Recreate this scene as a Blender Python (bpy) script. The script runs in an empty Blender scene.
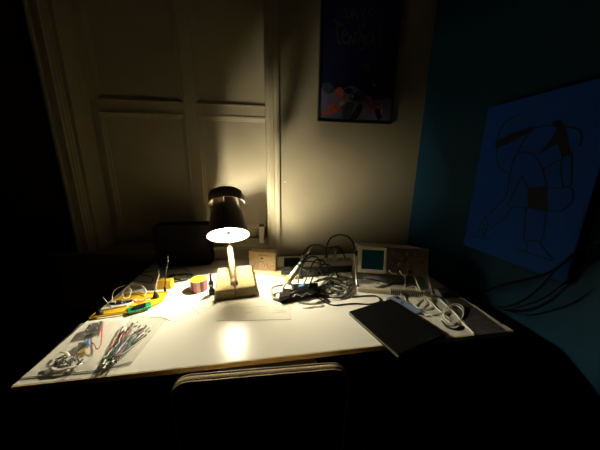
import bpy, bmesh, math, random
from mathutils import Vector, Matrix, Euler
random.seed(7)
C = bpy.context.scene.collection
H = 0.6            # camera height over the desk top (m)
DZ = 0.75          # desk top height
CZ = DZ + H
F = 235.0

# ------------------------------------------------------------ camera frame
cy = Vector((-38, -57, F)).normalized()
cd = Vector((-11, 981, F)); cd = (cd - cd.dot(cy) * cy).normalized()
cx = cd.cross(cy).normalized()
if cx.x < 0: cx = -cx
def ray(u, v):
    c = Vector((u - 300, v - 225, F))
    return Vector((c.dot(cx), c.dot(cy), -c.dot(cd)))
CAM = Vector((0, 0, CZ))
def D(u, v, dz=0.0):            # point on the plane dz above the desk
    r = ray(u, v); return CAM + r * ((DZ + dz - CZ) / r.z)
def W(u, v, Y):                 # point on a plane parallel to the back wall
    r = ray(u, v); return CAM + r * (Y / r.y)
def Sd(u, v, X):                # point on a plane parallel to the right wall
    r = ray(u, v); return CAM + r * (X / r.x)

# ------------------------------------------------------------ materials
def mat(name, col, rough=0.6, metal=0.0, spec=0.4, vary=0.12, scale=30, bump=0.0, col2=None, trans=0, alpha=1, emit=None, stretch=None, coat=0):
    m = bpy.data.materials.new(name); m.use_nodes = True
    nt = m.node_tree; b = nt.nodes['Principled BSDF']
    tc = nt.nodes.new('ShaderNodeTexCoord'); mp = nt.nodes.new('ShaderNodeMapping')
    if stretch: mp.inputs['Scale'].default_value = stretch
    n = nt.nodes.new('ShaderNodeTexNoise'); n.inputs['Scale'].default_value = scale; n.inputs['Detail'].default_value = 4
    r = nt.nodes.new('ShaderNodeValToRGB')
    c2 = col2 or tuple(c * (1 - vary) for c in col)
    r.color_ramp.elements[0].position = .35; r.color_ramp.elements[1].position = .65
    r.color_ramp.elements[0].color = (*c2, 1); r.color_ramp.elements[1].color = (*col, 1)
    L = nt.links.new
    L(tc.outputs['Object'], mp.inputs[0]); L(mp.outputs[0], n.inputs[0]); L(n.outputs[0], r.inputs[0]); L(r.outputs[0], b.inputs['Base Color'])
    b.inputs['Roughness'].default_value = rough; b.inputs['Metallic'].default_value = metal
    b.inputs['Specular IOR Level'].default_value = spec
    b.inputs['Alpha'].default_value = alpha
    b.inputs['Transmission Weight'].default_value = trans
    b.inputs['Coat Weight'].default_value = coat
    if bump:
        bp = nt.nodes.new('ShaderNodeBump'); bp.inputs['Strength'].default_value = bump; bp.inputs['Distance'].default_value = .003
        L(n.outputs[0], bp.inputs['Height']); L(bp.outputs[0], b.inputs['Normal'])
    if emit:
        b.inputs['Emission Color'].default_value = (*emit[0], 1); b.inputs['Emission Strength'].default_value = emit[1]
    return m
M = dict(
    cream=mat('cream_paint', (.185, .157, .102), .62, spec=.3, vary=.06, scale=5, bump=.05),
    trim=mat('cream_gloss_paint', (.24, .205, .135), .5, spec=.3, vary=.08, scale=9, stretch=(6, 6, 1)),
    panelp=mat('panel_paint', (.30, .255, .17), .5, spec=.3, vary=.06, scale=6),
    teal=mat('teal_paint', (.0006, .018, .034), .7, spec=.12, vary=.1, scale=6, bump=.05),
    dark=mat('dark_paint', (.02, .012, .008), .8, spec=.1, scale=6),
    ceil=mat('ceiling_paint', (.25, .22, .18), .9, spec=.1, scale=6),
    floor=mat('dark_floor_boards', (.03, .02, .012), .6, spec=.2, vary=.4, scale=7, stretch=(1, 9, 1)),
    desk=mat('white_laminate', (.78, .75, .66), .24, spec=.5, vary=.04, scale=5),
    edge=mat('beech_edge', (.66, .46, .20), .5, vary=.25, scale=30, stretch=(1, 8, 8)),
    wood=mat('plywood', (.36, .26, .14), .6, vary=.3, scale=18, stretch=(2, 10, 10)),
    kraft=mat('kraft_card', (.19, .13, .068), .8, spec=.15, vary=.15, scale=40),
    cork=mat('grained_wood_block', (.30, .225, .105), .75, spec=.2, vary=.35, scale=70, bump=.7),
    stemw=mat('pale_varnished_wood', (.27, .20, .10), .3, spec=.5, vary=.25, scale=30, stretch=(8, 8, 1)),
    shade=mat('bronze_enamel', (.16, .115, .07), .5, metal=.1, spec=.5, vary=.2, scale=60),
    white_in=mat('white_enamel', (.66, .62, .54), .5, spec=.3, vary=.03),
    chrome=mat('chrome', (.75, .73, .7), .18, metal=1, vary=.05),
    steel=mat('dull_steel', (.55, .53, .5), .35, metal=1, vary=.15),
    black=mat('black_plastic', (.012, .011, .011), .42, spec=.4, vary=.3),
    rubber=mat('black_rubber', (.009, .008, .007), .5, spec=.3, vary=.3),
    blackmatte=mat('black_cloth', (.006, .005, .005), .9, spec=.05, vary=.3),
    laptop=mat('black_leatherette', (.0025, .0025, .0025), .75, spec=.08, vary=.2, scale=200, bump=.1),
    beige=mat('cream_plastic', (.58, .50, .36), .45, vary=.06),
    brownp=mat('brown_panel', (.17, .13, .075), .55, vary=.35, scale=60),
    casegrey=mat('grey_brown_case', (.20, .17, .13), .6, vary=.15),
    adapter=mat('grey_plastic', (.25, .23, .18), .5, vary=.15),
    screen=mat('teal_tube_face', (.002, .075, .115), .3, spec=.5, vary=.25, scale=14),
    yellow=mat('yellow_plastic', (.62, .38, .02), .4, spec=.4, vary=.08),
    whitep=mat('white_plastic', (.72, .68, .60), .45, vary=.05),
    whitewire=mat('white_sleeve', (.88, .84, .74), .45, vary=.1),
    redwire=mat('red_sleeve', (.55, .02, .015), .4), orangewire=mat('orange_sleeve', (.65, .17, .02), .4),
    greenwire=mat('green_sleeve', (.02, .22, .07), .4), bluewire=mat('blue_sleeve', (.03, .09, .32), .4),
    green=mat('green_board', (.015, .27, .10), .4, vary=.3, scale=90), blue=mat('blue_plastic', (.10, .22, .42), .45),
    pink=mat('pink_paper', (.50, .10, .15), .6, vary=.08), pale=mat('pale_pink_paper', (.50, .34, .28), .6), brown=mat('grey_brown_paper', (.09, .06, .045), .6),
    paleg=mat('pale_green_rubber', (.52, .58, .42), .5), paper=mat('paper', (.70, .66, .56), .7, spec=.2, vary=.03), ink=mat('pencil_ink', (.12, .10, .09), .7), greyink=mat('faint_pencil', (.45, .40, .33), .8),
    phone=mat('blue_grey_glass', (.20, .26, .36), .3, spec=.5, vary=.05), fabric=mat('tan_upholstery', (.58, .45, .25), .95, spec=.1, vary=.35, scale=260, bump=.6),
    fab_shaded=mat('shaded_upholstery', (.045, .03, .02), .95, spec=.05, vary=.3, scale=200, bump=.4),  # chair back turned from the lamp, its shade put into the colour
    piping=mat('pale_piping', (.50, .42, .30), .6, vary=.1, scale=80),
    film=mat('clear_film', (.62, .58, .50), .16, spec=.8, vary=.1, scale=14, alpha=.15, bump=.9),
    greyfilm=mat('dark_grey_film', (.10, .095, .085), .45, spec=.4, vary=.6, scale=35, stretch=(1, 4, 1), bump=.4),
    canvas=mat('blue_canvas', (.0015, .038, .22), .75, spec=.1, vary=.08, scale=9), mline=mat('black_brush_paint', (.004, .004, .005), .6, spec=.1),
    posterblue=mat('navy_print', (.004, .005, .022), .75, spec=.06, vary=.1, scale=8), postermauve=mat('mauve_print', (.06, .055, .10), .75, spec=.06, vary=.2, scale=12),
    pgreen=mat('olive_print', (.022, .028, .014), .6, spec=.1), pred=mat('coral_print', (.20, .045, .025), .6, spec=.1, vary=.5, scale=60), pwhite=mat('off_white_print', (.17, .16, .14), .6, spec=.1),
    pdark=mat('dark_print', (.004, .004, .010), .6, spec=.1), pgrey=mat('slate_print', (.02, .028, .033), .6, spec=.1, vary=.3, scale=50),
    bulb=mat('glowing_bulb', (1, .9, .7), .5, emit=((1.0, .92, .68), 4700.0)),
)

# ------------------------------------------------------------ mesh builder
def frame_of(t):
    t = t.normalized(); a = Vector((0, 0, 1)) if abs(t.z) < .9 else Vector((1, 0, 0))
    n = t.cross(a).normalized(); return n, t.cross(n).normalized()
def smooth(pts, n=6):
    pts = [Vector(p) for p in pts]
    if len(pts) < 3: return pts
    P = [2 * pts[0] - pts[1]] + pts + [2 * pts[-1] - pts[-2]]; out = []
    for i in range(1, len(P) - 2):
        for k in range(n):
            t = k / n; a, b, c, d = P[i - 1:i + 3]
            out.append(.5 * ((2 * b) + (c - a) * t + (2 * a - 5 * b + 4 * c - d) * t * t + (3 * b - a - 3 * c + d) * t ** 3))
    out.append(pts[-1]); return out
class MB:
    def __init__(s): s.v = []; s.f = []
    def box(s, c, size, R=None):
        c = Vector(c); k = len(s.v); hx, hy, hz = [q / 2 for q in size]
        for x, y, z in [(-1,-1,-1),(1,-1,-1),(1,1,-1),(-1,1,-1),(-1,-1,1),(1,-1,1),(1,1,1),(-1,1,1)]:
            p = Vector((x * hx, y * hy, z * hz))
            if R is not None: p = R @ p
            s.v.append(c + p)
        s.f += [tuple(k + i for i in q) for q in [(3,2,1,0),(4,5,6,7),(0,1,5,4),(1,2,6,5),(2,3,7,6),(3,0,4,7)]]
        return s
    def bb(s, x0, x1, y0, y1, z0, z1): return s.box(((x0+x1)/2, (y0+y1)/2, (z0+z1)/2), (x1-x0, y1-y0, z1-z0))
    def tube(s, pts, r, seg=8, sm=6, closed=False, r2=None, flat=1.0):
        pts = smooth(pts, sm) if sm else [Vector(p) for p in pts]
        n0 = None; k = len(s.v); N = len(pts)
        for i, p in enumerate(pts):
            t = pts[min(i + 1, N - 1)] - pts[max(i - 1, 0)]
            if t.length < 1e-9: t = Vector((0, 0, 1))
            t.normalize()
            if n0 is None: n0, _ = frame_of(t)
            n0 = (n0 - n0.dot(t) * t)
            if n0.length < 1e-6: n0, _ = frame_of(t)
            n0.normalize(); b = t.cross(n0)
            rr = r if r2 is None else r + (r2 - r) * i / (N - 1)
            for j in range(seg):
                a = 2 * math.pi * j / seg; s.v.append(p + (n0 * math.cos(a) + b * math.sin(a) * flat) * rr)
        for i in range(N - 1):
            for j in range(seg):
                a = k + i * seg + j; b_ = k + i * seg + (j + 1) % seg
                s.f.append((a, b_, b_ + seg, a + seg))
        s.f.append(tuple(k + j for j in reversed(range(seg)))); s.f.append(tuple(k + (N - 1) * seg + j for j in range(seg)))
        return s
    def lathe(s, prof, origin, axis=(0, 0, 1), seg=40, closed=False):
        o = Vector(origin); ax = Vector(axis).normalized(); n, b = frame_of(ax); k = len(s.v); N = len(prof)
        for r, h in prof:
            for j in range(seg):
                a = 2 * math.pi * j / seg; s.v.append(o + ax * h + (n * math.cos(a) + b * math.sin(a)) * max(r, 1e-5))
        for i in range(N if closed else N - 1):
            for j in range(seg):
                a = k + i * seg + j; b_ = k + i * seg + (j + 1) % seg; i2 = (i + 1) % N
                c = k + i2 * seg + (j + 1) % seg; d = k + i2 * seg + j
                s.f.append((a, b_, c, d))
        return s
    def prism(s, poly, ext):          # poly: 3D points, ext: vector
        k = len(s.v); n = len(poly); ext = Vector(ext)
        poly = [Vector(p) for p in poly]
        s.v += poly + [p + ext for p in poly]
        s.f.append(tuple(k + i for i in reversed(range(n)))); s.f.append(tuple(k + n + i for i in range(n)))
        for i in range(n):
            j = (i + 1) % n; s.f.append((k + i, k + j, k + n + j, k + n + i))
        return s
    def ball(s, c, r, seg=14, rings=9, sc=(1, 1, 1)):
        c = Vector(c); k = len(s.v)
        for i in range(rings + 1):
            th = math.pi * i / rings
            for j in range(seg):
                a = 2 * math.pi * j / seg
                s.v.append(c + Vector((math.sin(th) * math.cos(a) * sc[0], math.sin(th) * math.sin(a) * sc[1], math.cos(th) * sc[2])) * r)
        for i in range(rings):
            for j in range(seg):
                a = k + i * seg + j; b = k + i * seg + (j + 1) % seg; s.f.append((a, a + seg, b + seg, b))
        return s
    def ribbon(s, pts, w, nrm, h=.0012, sm=6):    # a flat painted stroke lying on a plane with normal nrm
        pts = smooth(pts, sm); nrm = Vector(nrm); k = len(s.v); N = len(pts)
        for i, p in enumerate(pts):
            t = (pts[min(i + 1, N - 1)] - pts[max(i - 1, 0)]).normalized(); q = t.cross(nrm).normalized() * w / 2
            s.v += [p - q, p + q, p + q + nrm * h, p - q + nrm * h]
        for i in range(N - 1):
            a = k + 4 * i
            for j in range(4): s.f.append((a + j, a + (j + 1) % 4, a + 4 + (j + 1) % 4, a + 4 + j))
        s.f.append((k + 3, k + 2, k + 1, k)); e = k + 4 * (N - 1); s.f.append((e, e + 1, e + 2, e + 3))
        return s

def obj(name, mb, m, parent=None, bevel=0, shade=False, seg=2):
    me = bpy.data.meshes.new(name)
    V = mb.v
    o = bpy.data.objects.new(name, me); C.objects.link(o)
    if parent is not None:                      # geometry is given in the world; store it in the root's own frame
        root = parent; Mx = Matrix.Identity(4)
        while root is not None: Mx = root.matrix_basis @ Mx; root = root.parent
        inv = Mx.inverted(); V = [inv @ p for p in V]; o.parent = parent
    else:
        cx_ = sum((p for p in V), Vector()) / len(V); base = Vector((cx_.x, cx_.y, min(p.z for p in V)))
        V = [p - base for p in V]; o.location = base
    me.from_pydata([tuple(p) for p in V], [], mb.f); me.validate()
    bm = bmesh.new(); bm.from_mesh(me); bmesh.ops.recalc_face_normals(bm, faces=bm.faces); bm.to_mesh(me); bm.free()
    me.materials.append(m if not isinstance(m, str) else M[m])
    if bevel:
        b = o.modifiers.new('bevel', 'BEVEL'); b.width = bevel; b.segments = seg; b.limit_method = 'ANGLE'
    if shade:
        for p in me.polygons: p.use_smooth = True
    return o
def tag(o, label, cat, group=None, kind=None):
    if label: o['label'] = label
    if cat: o['category'] = cat
    if group: o['group'] = group
    if kind: o['kind'] = kind
    return o
def thing(name, label, cat, loc, rz=0, group=None):
    o = bpy.data.objects.new(name, None); C.objects.link(o); o.location = loc; o.rotation_euler = (0, 0, rz); o.empty_display_size = .05
    return tag(o, label, cat, group)
def struct(name, mb, m, label, parent=None, **k):
    o = obj(name, mb, m, parent, **k)
    if parent is None: o['kind'] = 'structure'; o['label'] = label; o['category'] = name.split('_')[0]
    return o
def text_mesh(s_, size, M4, extrude=.0006):
    cu = bpy.data.curves.new('txt', 'FONT'); cu.body = s_; cu.size = size; cu.extrude = extrude; cu.align_x = 'CENTER'; cu.offset = .0012
    to = bpy.data.objects.new('txt', cu); C.objects.link(to); bpy.context.view_layer.update()
    dg = bpy.context.evaluated_depsgraph_get(); me = bpy.data.meshes.new_from_object(to.evaluated_get(dg))
    mb = MB(); mb.v = [M4 @ v.co for v in me.vertices]; mb.f = [tuple(p.vertices) for p in me.polygons]
    bpy.data.objects.remove(to); bpy.data.curves.remove(cu); bpy.data.meshes.remove(me); return mb

# ------------------------------------------------------------ room
WY = 2.6 * H; WX = 1.80 * H          # back wall, right wall
XL, XR, YB, ZT = -2.3, WX, -1.6, 2.75
ox0, ox1 = -1.71 * H, .055 * H       # window opening
SZ = CZ - .845 * H                   # sill height
oz1 = 2.55; SY = 2.87 * H            # shutter plane
struct('floor', MB().bb(XL-.1, XR+.1, YB-.1, WY+.4, -.05, 0), 'floor', 'dark boarded floor under the desk')
struct('ceiling', MB().bb(XL-.1, XR+.1, YB-.1, WY+.4, ZT, ZT+.05), 'ceil', 'dim plain ceiling')
wb = MB(); wb.bb(ox1, XR+.1, WY, WY+.4, 0, ZT); wb.bb(ox0, ox1, WY, WY+.4, oz1, ZT); wb.bb(ox0, ox1, WY, WY+.4, 0, SZ-.02); wb.bb(ox0, ox1, SY+.03, WY+.4, SZ-.02, oz1)
struct('wall_back', wb, 'cream', 'cream painted wall behind the desk')
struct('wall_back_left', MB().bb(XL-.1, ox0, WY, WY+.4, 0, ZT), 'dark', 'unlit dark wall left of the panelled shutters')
struct('wall_right', MB().bb(XR, XR+.1, YB-.1, WY, 0, ZT), 'teal', 'teal painted wall with the blue canvas')
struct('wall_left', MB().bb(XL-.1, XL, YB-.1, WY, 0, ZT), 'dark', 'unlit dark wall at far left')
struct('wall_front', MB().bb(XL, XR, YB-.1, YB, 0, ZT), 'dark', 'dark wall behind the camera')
win = thing('window_1', 'panelled wooden shutters closed in a moulded cream window frame', 'window', (ox0, WY, SZ)); win['kind'] = 'structure'
# stepped casing on both sides and over the top
def casing(x0, x1, inner, zlo=SZ):           # inner = +1 when the opening lies on the +x side
    mb = MB(); w = x1 - x0
    xo = x0 if inner > 0 else x1; s = inner
    prof = [(0, 0), (0, .034), (.012, .040), (.020, .038), (.022, .026), (.032, .024), (.036, .030), (.060, .030), (.064, .022), (w - .012, .018), (w - .006, .012), (w, .010), (w, 0)]
    mb.prism([Vector((xo + s * a, WY - b * (1 if inner > 0 else .45), zlo)) for a, b in prof], (0, 0, oz1 + .08 - zlo)); return mb
obj('window_frame', casing(ox0 - .084, ox0, 1), 'trim', win)
obj('window_frame', casing(ox1, ox1 + .078, -1, .14), 'trim', win)
obj('window_frame', MB().bb(ox0, ox1, WY - .03, WY, oz1, oz1 + .08), 'trim', win, bevel=.006)
obj('window_jamb', MB().bb(ox0, ox0 + .02, WY, SY, SZ, oz1), 'trim', win)
obj('window_jamb', MB().bb(ox1 - .004, ox1, WY, SY, SZ, oz1), 'trim', win)
# the shutter leaves: stiles, rails and fielded panels read from the photograph
def wx(u, v): return W(u, v, SY).x
def wz(u, v): return W(u, v, SY).z
xa, xb = wx(99.5, 110), wx(185, 110); xc, xd = wx(196.5, 112), ox1 - .004
zr0, zr1 = wz(140, 113), wz(140, 101.5)
colz = [(SZ + .07, zr0), (zr1, oz1 - .07)]
sh = MB(); x_edges = [(ox0 + .02, xa), (xb, xc)]
for a, b in x_edges: sh.bb(a, b, SY - .012, SY + .03, SZ, oz1)
for a, b in ((xa, xb), (xc, xd)):
    for z0, z1 in ((SZ, SZ + .07), (zr0, zr1), (oz1 - .07, oz1)): sh.bb(a, b, SY - .012, SY + .03, z0, z1)
obj('shutter_frame', sh, 'panelp', win, bevel=.002)
for a, b in ((xa, xb), (xc, xd)):
    for z0, z1 in colz:
        obj('shutter_panel', MB().bb(a, b, SY - .004, SY + .02, z0, z1), 'panelp', win)
        mb = MB(); k = 0
        def ring(i0, y0, i1, y1):
            p = [Vector((a+i0, y0, z0+i0)), Vector((b-i0, y0, z0+i0)), Vector((b-i0, y0, z1-i0)), Vector((a+i0, y0, z1-i0)),
                 Vector((a+i1, y1, z0+i1)), Vector((b-i1, y1, z0+i1)), Vector((b-i1, y1, z1-i1)), Vector((a+i1, y1, z1-i1))]
            q = len(mb.v); mb.v.extend(p)
            for i in range(4): mb.f.append((q+i, q+(i+1) % 4, q+4+(i+1) % 4, q+4+i))
        if b > ox1 - .01: b += .05
        ring(-.003, SY - .012, -.001, SY - .020); ring(-.001, SY - .020, .008, SY - .018); ring(.008, SY - .020, .011, SY - .013); ring(.011, SY - .013, .026, SY - .008); ring(.026, SY - .008, .028, SY - .003)
        obj('panel_moulding', mb, 'panelp', win)
sl = MB().bb(-1.25, ox1 - .0005, WY - .035, WY, SZ - .022, SZ); sl.bb(ox0, ox1, WY, SY, SZ - .02, SZ)
obj('window_sill', sl, 'trim', win, bevel=.004)
struct('trim_1', MB().bb(-1.25, ox1 - .0005, WY - .012, WY, DZ - .3, SZ - .022), 'cream', 'cream apron board under the window sill')
struct('baseboard_back', MB().bb(ox1 + .1, XR, WY - .016, WY, 0, .14), 'trim', 'painted baseboard on the back wall')
nl = tag(obj('nail', MB().lathe([(0, 0), (.0045, 0), (.004, .003), (.0015, .004), (.0015, .006)], W(285, 182, WY) - Vector((0, .006, 0)), (0, 1, 0), 10), 'steel'), 'small nail head in the cream wall beside the window frame', 'nail')

# ------------------------------------------------------------ desk
dx0, dx1, dy0, dy1 = -1.175 * H, 1.572 * H, 1.078 * H, WY - .016
t = thing('desk', 'large white laminate desk with a pale wood front edge', 'desk', ((dx0+dx1)/2, (dy0+dy1)/2, 0))
obj('tabletop', MB().bb(dx0, dx1, dy0 + .004, dy1, DZ - .019, DZ), 'desk', t)
o = obj('edge_band', MB().bb(dx0, dx1, dy0, dy0 + .0035, DZ - .019, DZ - .0006), 'edge', t); o['label'] = 'pale beech front edge strip'
for x in (dx0 + .08, dx1 - .12):
    for y in (dy0 + .12, dy1 - .1): obj('leg', MB().bb(x - .025, x + .025, y - .025, y + .025, 0, DZ - .08), 'black', t, bevel=.003)
    obj('support_rail', MB().bb(x - .02, x + .02, dy0 + .09, dy1 - .08, DZ - .08, DZ - .02), 'black', t)

# ------------------------------------------------------------ chair
cyw = .80 * H
a_ = W(160, 381, cyw); b_ = W(352, 369, cyw)
ccx = (a_.x + b_.x) / 2; cw = b_.x - a_.x; zt = W(258, 384, cyw).z
t = thing('chair', 'tan upholstered chair with pale piping pushed up to the desk front', 'chair', (ccx, cyw + .02, 0), math.radians(-2.5))
R = Matrix.Rotation(math.radians(-2.5), 3, 'Z'); o0 = Vector((ccx, cyw + .02, 0))
def rrect(w, z0, z1, r, y, n=8, s=1):
    pts = []
    for cxx, czz, a0 in ((w/2-r, z0+r, -90), (w/2-r, z1-r, 0), (-w/2+r, z1-r, 90), (-w/2+r, z0+r, 180)):
        for k in range(n + 1):
            a = math.radians(a0 + 90 * k / n); pts.append(Vector((cxx + r*math.cos(a), y, czz + r*math.sin(a))))
    return pts
def cloc(p):
    p = p.copy(); z = p.z; p.y -= (z - .5) * 0.05; return R @ Vector((p.x, p.y, z)) + o0
zb = .46; yo = (zt - .5) * .05
mb = MB(); n_ = None
for y, w, dz_ in ((0 + yo, cw - .006, -.003), (.004 + yo, cw, 0), (.012 + yo, cw + .001, .003), (.021 + yo, cw, .001), (.027 + yo, cw - .02, -.008)):
    q = [cloc(p) for p in rrect(w, zb, zt + dz_, .05, y)]
    n_ = len(q); k = len(mb.v); mb.v += q
    if k:
        for i in range(n_): mb.f.append((k-n_+i, k-n_+(i+1) % n_, k+(i+1) % n_, k+i))
mb.f.append(tuple(range(n_))); k = len(mb.v) - n_; mb.f.append(tuple(reversed(range(k, k+n_))))
obj('backrest', mb, 'fabric', t, shade=True)
pb = obj('back_panel', MB().prism([cloc(p) for p in rrect(cw - .012, zb + .004, zt - .006, .047, yo - .0005)], (0, -.003, 0)), 'fab_shaded', t); pb['label'] = 'back of the backrest with shade put into its colour'
pp = rrect(cw, zb, zt, .05, yo + .0015); pp.append(pp[0]); obj('piping', MB().tube([cloc(p) for p in pp], .0022, 6, 0), 'piping', t, shade=True)
pp = rrect(cw, zb, zt + .001, .05, yo + .023); pp.append(pp[0]); obj('piping', MB().tube([cloc(p) for p in pp], .0022, 6, 0), 'piping', t, shade=True)
def cr(x, y, z): return R @ Vector((x, y, z)) + o0
obj('seat', MB().prism([cr(p.x, p.z, .40) for p in rrect(cw, .07, .47, .05, 0)], (0, 0, .06)), 'fabric', t, bevel=.012)
for s in (-1, 1):
    obj('leg', MB().tube([cr(s*(cw/2-.03), .44, .41), cr(s*(cw/2-.01), .46, 0)], .016, 10, 0, r2=.011), 'blackmatte', t, shade=True)
    obj('leg', MB().tube([cr(s*(cw/2-.03), .10, .41), cr(s*(cw/2-.01), .02, 0)], .016, 10, 0, r2=.011), 'blackmatte', t, shade=True)
    obj('back_support', MB().tube([cr(s*(cw/2-.05), .09, .43), cr(s*(cw/2-.05), .035, .50)], .012, 8, 0), 'blackmatte', t, shade=True)

# ------------------------------------------------------------ lamp
bl, br_ = Vector(D(215.5, 301)), Vector(D(255, 295.5)); bdir = (br_ - bl).normalized(); bn = Vector((-bdir.y, bdir.x, 0)); bw = (br_ - bl).length
bdep = .46 * H; bh = .052
base_c = (bl + br_) / 2 + bn * bdep / 2
t = thing('desk_lamp', 'lit metal cone desk lamp on a pale wooden block base', 'lamp', base_c)
mb = MB(); q = lambda a, b, z: bl + bdir * a + bn * b + Vector((0, 0, z))
mb.prism([q(0, 0, 0), q(.0, .0, bh - .004), q(.004, .006, bh), q(.006, bdep - .03, bh + .004), q(.006, bdep, bh - .02), q(0, bdep, 0)], bdir * bw)
obj('lamp_base', mb, 'cork', t, bevel=.004)
# shade axis
top = W(226.6, 199, 2.10 * H); bot = W(228.6, 236, 1.90 * H)
ax = (bot - top).normalized(); Ls = (bot - top).length
rb = .168 * H; rt = .104 * H
pr = [(rt, -.004), (rt, .0), (rt + .004, .01)] + [(rt + .004 + (rb - rt - .004) * k / 6, .01 + (Ls - .012) * k / 6) for k in range(1, 7)] + [(rb + .002, Ls)]
back = (Vector((0, 1, 0)) - Vector((0, 1, 0)).dot(ax) * ax).normalized(); side = ax.cross(back).normalized()
V0, V1, VL = 84, 346, 394; VT, HT = 119, .080                     # rear of the hood cut open at these angles, added to spill light on the wall
def arc(mb, prof, a0, a1, n=40):     # closed profile swept round the shade axis from a0 to a1 degrees
    k = len(mb.v); N = len(prof)
    for i in range(n + 1):
        a = math.radians(a0 + (a1 - a0) * i / n); d_ = back * math.cos(a) + side * math.sin(a)
        mb.v += [top + ax * h + d_ * r for r, h in prof]
    for i in range(n):
        for j in range(N):
            q0 = k + i * N + j; q1 = k + i * N + (j + 1) % N; mb.f.append((q0, q1, q1 + N, q0 + N))
    mb.f.append(tuple(k + j for j in range(N))); mb.f.append(tuple(k + n * N + j for j in reversed(range(N))))
    return mb
hcut = .71 * Ls
def rr_(h): return rt + .004 + (rb - rt - .004) * max(0, (h - .01)) / (Ls - .012)
def wallprof(ha, hb, off, th, n=5):
    hs_ = [ha + (hb - ha) * k / n for k in range(n + 1)]
    return [(rr_(h) - off, h) for h in hs_] + [(rr_(h) - off - th, h) for h in reversed(hs_)]
outer = arc(MB(), wallprof(hcut, Ls, 0, .0015), 0, 360, 56); arc(outer, wallprof(HT, hcut, 0, .0015), V0, VL); arc(outer, wallprof(0, HT, 0, .0015), VT, V1)
sh_ = obj('lamp_shade', outer, 'shade', t)
lin = arc(MB(), wallprof(hcut, Ls - .001, .0022, .0008), 0, 360, 56); arc(lin, wallprof(HT, hcut, .0022, .0008), V0 + 1, VL - 1); arc(lin, wallprof(0, HT, .0022, .0008), VT + 1, V1 - 1)
o = obj('shade_lining', lin, 'white_in', sh_, shade=True); o['label'] = 'white inner face of the shade'
rc = .150 * H
band = [(rc * .84, -.030), (rc * .97, -.022), (rc, -.012), (rc, .034), (rc - .0015, .034), (rc - .0015, -.011), (rc * .96, -.0205), (rc * .84, -.0285)]
band2 = [(rc, -.006), (rc, .034), (rc - .0015, .034), (rc - .0015, -.006)]; cin2 = [(rc - .0022, -.006), (rc - .0022, .0335), (rc - .0028, .0335), (rc - .0028, -.006)]
obj('lamp_cap', arc(arc(MB(), band, 113, V1), band2, 84, 113, 12), 'shade', t, shade=True)
cin = [(rc * .84, -.0280), (rc * .955, -.020), (rc - .0022, -.011), (rc - .0022, .0335), (rc - .0028, .0335), (rc - .0028, -.0105), (rc * .95, -.0192), (rc * .84, -.0272)]
o = obj('cap_lining', arc(arc(MB(), cin, 113, V1 - 1), cin2, 85, 113, 12), 'white_in', t, shade=True); o['label'] = 'white inner face of the cap'
def sector(a0, a1, r0, r1, h0, h1, n=14):        # flat plate sector, angle measured from the rear of the cap
    A_ = [math.radians(a0 + (a1 - a0) * k / n) for k in range(n + 1)]
    P = lambda a, r_: top + ax * h0 + (back * math.cos(a) + side * math.sin(a)) * r_
    return MB().prism([P(a, r1) for a in A_] + [P(a, r0) for a in reversed(A_)], ax * (h1 - h0))
obj('cap_plate', sector(118, V1, .010, rc * .86, -.031, -.0285, 30), 'shade', t)
obj('cap_hub', MB().lathe([(0, -.032), (.016, -.032), (.016, -.028), (0, -.028)], top, ax, 20), 'shade', t)
kn = obj('cap_knob', MB().lathe([(0, -.046), (.006, -.045), (.008, -.040), (.006, -.034), (0, -.034)], top, ax, 16), 'black', t, shade=True)
# three small struts holding the cap, bulb and socket
n1, n2 = frame_of(ax)
for k in range(3):
    a = math.radians((135, 225, 320)[k]); d_ = back * math.cos(a) + side * math.sin(a)
    obj('cap_strut', MB().tube([top + d_ * (rt - .002) + ax * .004, top + d_ * (rc - .004) - ax * .004], .0016, 6, 0), 'steel', t)
sk = Ls - .038 - .028
obj('bulb_socket', MB().lathe([(0, -.028), (.010, -.028), (.012, -.02), (.012, sk - .004), (.012, sk), (0, sk)], top, ax, 20), 'white_in', t, shade=True)
bc = top + ax * (Ls - .038)
obj('bulb', MB().lathe([(.010, -.030), (.013, -.026), (.0145, -.018), (.0145, .020), (.012, .027), (.007, .031), (0, .032)], bc, ax, 20), 'bulb', t, shade=True)
o = obj('added_bulb_mask', MB().lathe([(.0152, .006), (.0152, .020), (.0128, .0275), (.0075, .032), (0, .0332)], bc, ax, 24), 'chrome', t, shade=True); o['label'] = 'added silvered tip masking the end of the bulb'  # tip added to block bulb light going straight down
# narrow bright line down the front of the shade, built as a chrome rod
fd = (Vector((0, 0, 0)) - Vector((ax.x * 0, 1, 0))); fd = (fd - fd.dot(ax) * ax).normalized()
s0 = top + fd * (rt + .008) + ax * .012; s1 = top + fd * (rt + (rb - rt) * .55 + .004) + ax * (Ls * .55)
obj('bright_line_rod', MB().tube([s0, s1], .0030, 8, 0), 'chrome', t, shade=True)
# stem
st0 = Vector(D(234.5, 284.5, bh)) ; st0.z = DZ + bh - .004
st1 = W(229.5, 246, 2.07 * H + .01); st2 = top + ax * (Ls * .74) + back * (rr_(Ls * .74) + .016)
obj('stem', MB().tube([st0, st1, st2], .0135, 10, 4), 'stemw', t, shade=True)
obj('stem_clamp', MB().tube([st0 + Vector((0, -.002, 0)), st0 + (st1 - st0) * .12], .018, 12, 0), 'stemw', t, shade=True)
obj('pivot_arm', MB().tube([st2, st2 - back * .017], .009, 8, 0), 'shade', t, shade=True)
mb = MB().tube([st1 + Vector((.014, -.010, 0)), (st0 + st1) / 2 + Vector((.015, -.012, 0)), st0 + Vector((.006, -.018, .018)), st0 + Vector((.004, -.028, .006)), q(.5 * bw + .002, .012, bh + .003), q(.5 * bw, -.003, bh - .006), q(.5 * bw, -.0035, .004)], .0024, 6, 5)
obj('lamp_cord', mb, 'brown', t, shade=True)

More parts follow.
